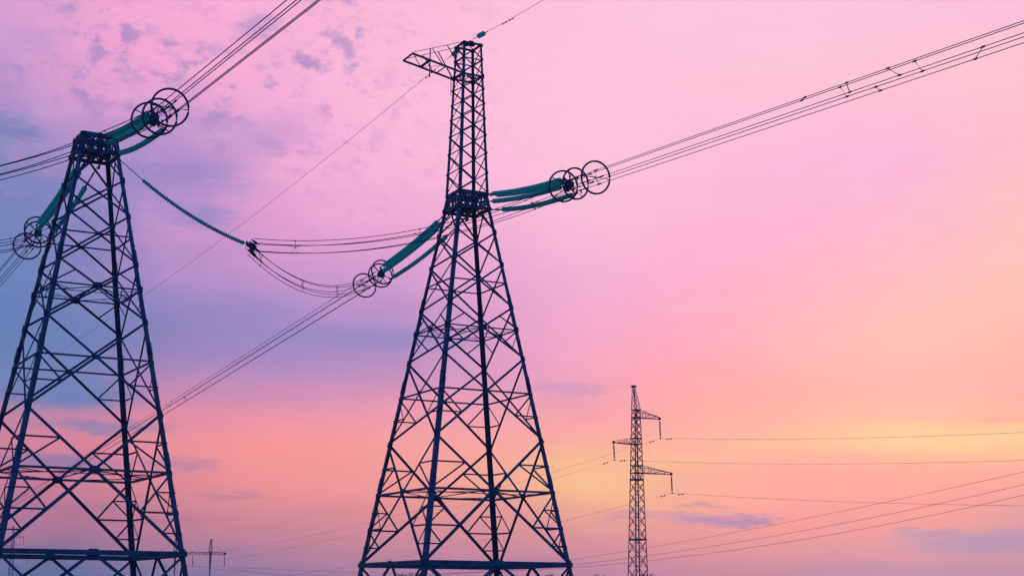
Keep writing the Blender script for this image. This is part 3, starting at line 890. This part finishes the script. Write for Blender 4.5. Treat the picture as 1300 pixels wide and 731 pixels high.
tc = nn('ShaderNodeTexCoord'); sep = nn('ShaderNodeSeparateXYZ')
lk(tc.outputs['Generated'], sep.inputs[0])
def math_(op, a, b=None, c=None):
    n = nn('ShaderNodeMath'); n.operation = op
    for i, x in enumerate((a, b, c)):
        if x is None: continue
        if isinstance(x, (int, float)): n.inputs[i].default_value = x
        else: lk(x, n.inputs[i])
    return n.outputs[0]
DEG = 180 / PI
AZ = math_('MULTIPLY', math_('ARCTAN2', sep.outputs['X'], sep.outputs['Y']), DEG)      # bearing from +y, degrees
EL = math_('MULTIPLY', math_('ARCSINE', sep.outputs['Z']), DEG)
def noise(scale, detail, rough, seed, sx=1, sy=1):
    cb = nn('ShaderNodeCombineXYZ'); lk(math_('MULTIPLY', AZ, sx), cb.inputs[0]); lk(math_('MULTIPLY', EL, sy), cb.inputs[1]); cb.inputs[2].default_value = seed
    t = nn('ShaderNodeTexNoise'); t.inputs['Scale'].default_value = scale; t.inputs['Detail'].default_value = detail; t.inputs['Roughness'].default_value = rough
    lk(cb.outputs[0], t.inputs['Vector']); return t.outputs['Fac']
# slow warps keep the colour bands from looking ruled
wa = math_('MULTIPLY', math_('SUBTRACT', noise(.16, 4, .55, 1.3), .5), 3.0)
we = math_('ADD', math_('MULTIPLY', math_('SUBTRACT', noise(.22, 5, .55, 7.7, .55, 1.6), .5), 1.8),
           math_('MULTIPLY', math_('SUBTRACT', noise(1.1, 4, .6, 3.1, .35, 2.2), .5), .5))
AZw = math_('ADD', AZ, wa); ELw = math_('ADD', EL, we)
EMIN, EMAX = -5.0, 90.0
def e2f(e): return math.sqrt(max(0, (e - EMIN) / (EMAX - EMIN)))
fac = math_('SQRT', math_('DIVIDE', math_('SUBTRACT', math_('MAXIMUM', ELw, EMIN), EMIN), EMAX - EMIN))
def ramp(stops):
    r = nn('ShaderNodeValToRGB'); r.color_ramp.interpolation = 'LINEAR'; cr = r.color_ramp
    stops = sorted(stops)
    while len(cr.elements) < len(stops): cr.elements.new(.5)
    for el, (p, c) in zip(cr.elements, stops): el.position = p
    for el, (p, c) in zip(cr.elements, stops): el.color = (*[lin(v) for v in c], 1)
    lk(fac, r.inputs['Fac']); return r.outputs['Color']
def pix(az, el):
    a, e = math.radians(az), math.radians(el)
    return proj((math.sin(a) * math.cos(e), math.cos(a) * math.cos(e), math.sin(e)))
cols = []
ZEN = (96, 104, 160)
BACKLOW, BACKMID, BACKHI = (58, 104, 172), (60, 114, 190), (72, 112, 180)
def front(az, hi):
    st = [(e2f(-5), (70, 85, 120)), (e2f(.6), samp(pix(az, .8)[0], 731))]
    for e in [1.05 + .5 * i for i in range(1)] : pass
    els = [1.1, 2.0, 2.9, 3.7, 4.4, 5.1, 5.8, 6.6, 7.4, 8.2, 9.0, 9.8, 10.8, 11.8, 13, 14.3, 15.8, 17.4, 19.2, 21.2, 23.0]
    for e in els: st.append((e2f(e), samp(*pix(az, e))))
    st += [(e2f(34), hi), (e2f(55), ZEN), (e2f(90), (84, 98, 156))]
    return st
def back(lowc, midc, hic): return [(e2f(-5), (40, 52, 80)), (e2f(2), lowc), (e2f(25), midc), (e2f(55), hic), (e2f(90), (84, 98, 156))]
for az in (-19.0, -15.4, -12.4, -8.7, -4.4, 0, 2.9, 5.8, 10.1, 14.3, 18.8):
    k = (az + 19) / 38
    cols.append((az, front(az, (lerpf(165, 190, k), lerpf(140, 160, k), 205))))
cols.append((45, back((150, 110, 150), (160, 130, 185), (110, 112, 168))))
cols.append((80, back((80, 102, 160), (84, 114, 180), (84, 110, 172))))
cols.append((140, back(BACKLOW, BACKMID, BACKHI)))
cols.insert(0, (-45, back((95, 100, 150), (105, 112, 172), (96, 106, 164))))
cols.insert(0, (-80, back((66, 100, 164), (70, 112, 184), (78, 110, 172))))
cols.insert(0, (-140, back(BACKLOW, BACKMID, BACKHI)))
cur = ramp(cols[0][1])
for (a0, _), (a1, st) in zip(cols, cols[1:]):
    mr = nn('ShaderNodeMapRange'); mr.interpolation_type = 'SMOOTHSTEP' if a1 - a0 > 8 else 'LINEAR'
    mr.inputs['From Min'].default_value = a0; mr.inputs['From Max'].default_value = a1
    lk(AZw, mr.inputs['Value'])
    mx = nn('ShaderNodeMix'); mx.data_type = 'RGBA'
    lk(mr.outputs['Result'], mx.inputs['Factor']); lk(cur, mx.inputs['A']); lk(ramp(st), mx.inputs['B']); cur = mx.outputs['Result']

def blend(mask, colr, amount=1.0):
    global cur
    mx = nn('ShaderNodeMix'); mx.data_type = 'RGBA'
    lk(math_('MULTIPLY', mask, amount), mx.inputs['Factor']); lk(cur, mx.inputs['A']); mx.inputs['B'].default_value = (*[lin(v) for v in colr], 1); cur = mx.outputs['Result']
def sstep(x, a, b):
    m = nn('ShaderNodeMapRange'); m.interpolation_type = 'SMOOTHSTEP'; m.inputs['From Min'].default_value = a; m.inputs['From Max'].default_value = b
    lk(x, m.inputs['Value']); return m.outputs['Result']
def azel(px, py):
    r = ray(px, py).normalized(); return math.atan2(r.x, r.y) * DEG, math.asin(r.z) * DEG
# wisps: small clouds with frayed edges, at a bearing and height of their own
wx = math_('MULTIPLY', math_('SUBTRACT', noise(.55, 6, .65, 21.0, .5, 2.0), .5), 3.2)
wy = math_('MULTIPLY', math_('SUBTRACT', noise(.9, 6, .65, 33.0, .5, 1.5), .5), .9)
fx = math_('MULTIPLY', math_('SUBTRACT', noise(2.4, 7, .68, 41.0, .45, 2.6), .5), 2.4)
fy = math_('MULTIPLY', math_('SUBTRACT', noise(3.0, 7, .68, 47.0, .30, 2.4), .5), .62)
AZc, ELc = math_('ADD', math_('ADD', AZ, wx), fx), math_('ADD', math_('ADD', EL, wy), fy)
def wisp(px, py, wpx, hpx, colr, amount, soft=.15, tilt=0.0):
    a, e = azel(px, py); s = .0292
    dx = math_('DIVIDE', math_('SUBTRACT', AZc, a), wpx * s)
    dy = math_('DIVIDE', math_('SUBTRACT', math_('SUBTRACT', ELc, e), math_('MULTIPLY', math_('SUBTRACT', AZc, a), tilt)), hpx * s)
    d = math_('SQRT', math_('ADD', math_('MULTIPLY', dx, dx), math_('MULTIPLY', dy, dy)))
    blend(sstep(d, 1.0, soft), colr, amount)
B1 = (128, 128, 184); B2 = (165, 130, 180); B3 = (178, 135, 178)
wisp(60, 430, 210, 80, (100, 127, 184), .6, 0)
wisp(70, 500, 150, 24, (108, 127, 184), .95)
wisp(130, 541, 130, 12, (138, 128, 180), .75)
wisp(70, 586, 120, 17, (135, 122, 172), .8)
wisp(215, 588, 80, 12, (165, 128, 170), .6)
wisp(290, 630, 80, 6, (180, 128, 165), .55)
wisp(180, 660, 120, 6, (165, 118, 158), .45)
wisp(470, 430, 200, 22, (146, 134, 196), .65, .2)
wisp(300, 395, 160, 34, (140, 132, 192), .45, .1)
wisp(720, 494, 90, 12, (196, 146, 196), .55)
wisp(240, 222, 150, 46, (152, 135, 198), .8, .05)
wisp(130, 215, 100, 50, (146, 133, 196), .6, .0)
wisp(215, 150, 120, 22, (186, 146, 204), .55, .05)
wisp(330, 468, 130, 12, (176, 136, 192), .4)
wisp(420, 502, 110, 9, (206, 142, 184), .4)
wisp(100, 642, 110, 7, (172, 120, 160), .45)
wisp(1120, 540, 120, 6, (255, 198, 160), .5)
wisp(1010, 565, 110, 7, (255, 196, 156), .5)
wisp(1080, 600, 120, 6, (252, 160, 160), .4)
wisp(700, 590, 60, 6, (255, 196, 140), .5)
wisp(690, 560, 60, 5, (244, 158, 162), .4)
wisp(170, 175, 90, 34, (165, 140, 200), .6, .1)
wisp(250, 275, 70, 24, (140, 132, 196), .6)
wisp(230, 300, 120, 22, (215, 155, 205), .35)
wisp(905, 658, 90, 12, (180, 136, 184), .95)
wisp(950, 660, 60, 8, (172, 134, 184), .9)
wisp(800, 653, 80, 10, (205, 142, 176), .7)
wisp(890, 641, 46, 4.5, (190, 140, 170), .7)
wisp(1255, 690, 140, 22, (166, 139, 188), 1.0)
wisp(1180, 678, 60, 9, (172, 140, 186), .8)
wisp(1180, 727, 230, 18, (168, 132, 178), .75)
wisp(960, 718, 140, 9, (190, 135, 172), .4)
wisp(1075, 663, 30, 4, (210, 150, 180), .6)
wisp(1280, 532, 60, 6, (252, 165, 160), .7)
wisp(760, 530, 40, 3, (235, 150, 170), .4)
wisp(870, 570, 25, 4, (245, 165, 155), .5)
wisp(1200, 553, 170, 24, (255, 212, 152), .5, .1)
wisp(750, 615, 70, 24, (255, 205, 135), .15, .1)
wisp(340, 575, 170, 40, (255, 150, 146), .45, 0)
wisp(15, 160, 60, 34, (122, 128, 184), .9)
wisp(60, 55, 60, 26, (190, 146, 202), .6)
wisp(110, 150, 26, 10, (186, 146, 200), .5)
wisp(155, 98, 20, 14, (190, 148, 202), .7)
wisp(325, 35, 46, 22, (196, 152, 206), .75)
wisp(385, 75, 26, 12, (206, 154, 206), .7)
wisp(285, 65, 24, 16, (200, 154, 206), .6)
wisp(30, 250, 130, 75, (116, 128, 188), .55, 0)
wisp(300, 175, 120, 36, (182, 145, 204), .6)
wisp(365, 160, 60, 30, (214, 158, 210), .5)
wisp(370, 225, 120, 26, (240, 170, 212), .5)
# dappled altocumulus in the upper left
dap = math_('MULTIPLY', sstep(noise(.85, 6, .62, 55.0, .9, 1.3), .50, .64),
            math_('MULTIPLY', sstep(AZ, -2.0, -8.0), math_('MULTIPLY', sstep(EL, 14.5, 17.0), sstep(noise(.28, 3, .5, 60.0), .38, .56))))
blend(dap, (178, 141, 199), .9)
dap2 = math_('MULTIPLY', sstep(noise(1.5, 6, .65, 71.0, .8, 1.4), .5, .75), math_('MULTIPLY', sstep(AZ, 4.0, -8.0), sstep(EL, 12.0, 17.0)))
blend(dap2, (192, 147, 203), .62)
lite = math_('MULTIPLY', sstep(noise(.5, 6, .6, 88.0, .7, 1.6), .5, .72), sstep(EL, 9.0, 13.0))
blend(lite, (255, 204, 224), .13)
# faint veil structure everywhere
veil = math_('ADD', 1.0, math_('MULTIPLY', math_('SUBTRACT', noise(.9, 7, .6, 99.0, .45, 1.8), .5), .10))
mv = nn('ShaderNodeMix'); mv.data_type = 'RGBA'; mv.blend_type = 'MULTIPLY'; mv.inputs['Factor'].default_value = 1
lk(cur, mv.inputs['A']); cbv = nn('ShaderNodeCombineColor')
for i in range(3): lk(veil, cbv.inputs[i])
lk(cbv.outputs[0], mv.inputs['B']); cur = mv.outputs['Result']

bg = nn('ShaderNodeBackground'); lk(cur, bg.inputs['Color']); bg.inputs['Strength'].default_value = 1.015
sky = nn('ShaderNodeTexSky'); sky.sky_type = 'NISHITA'; sky.sun_disc = False; sky.sun_elevation = SUN_EL; sky.sun_rotation = SUN_AZ
bg2 = nn('ShaderNodeBackground'); lk(sky.outputs['Color'], bg2.inputs['Color']); bg2.inputs['Strength'].default_value = .004
add = nn('ShaderNodeAddShader'); lk(bg.outputs[0], add.inputs[0]); lk(bg2.outputs[0], add.inputs[1])
ow = nn('ShaderNodeOutputWorld'); lk(add.outputs[0], ow.inputs['Surface'])

sd = bpy.data.lights.new('sun', 'SUN'); sd.energy = .25; sd.angle = math.radians(12); sd.color = (1, .72, .55)
so = bpy.data.objects.new('sun', sd); col.objects.link(so); so.location = (60, 200, 40)
dirv = V((math.sin(SUN_AZ) * math.cos(SUN_EL), math.cos(SUN_AZ) * math.cos(SUN_EL), math.sin(SUN_EL)))
so.rotation_mode = 'QUATERNION'; so.rotation_quaternion = dirv.to_track_quat('Z', 'Y')

# ------------------------------------------------------------------ camera
cam = bpy.data.cameras.new('camera'); co = bpy.data.objects.new('camera', cam); col.objects.link(co)
cam.sensor_width = 36; cam.lens = 36 * FPX / 1300; cam.clip_end = 30000; cam.clip_start = .1
co.matrix_world = Matrix.Translation((0, 0, CAMZ)) @ Matrix.Rotation(PI / 2 + PITCH, 4, 'X') @ Matrix.Rotation(ROLL, 4, 'Z')
scene.camera = co
vs = scene.view_settings; vs.view_transform = 'Standard'; vs.look = 'None'; vs.exposure = 0; vs.gamma = 1; vs.use_curve_mapping = False
scene.cycles.max_bounces = 6; scene.cycles.transparent_max_bounces = 6
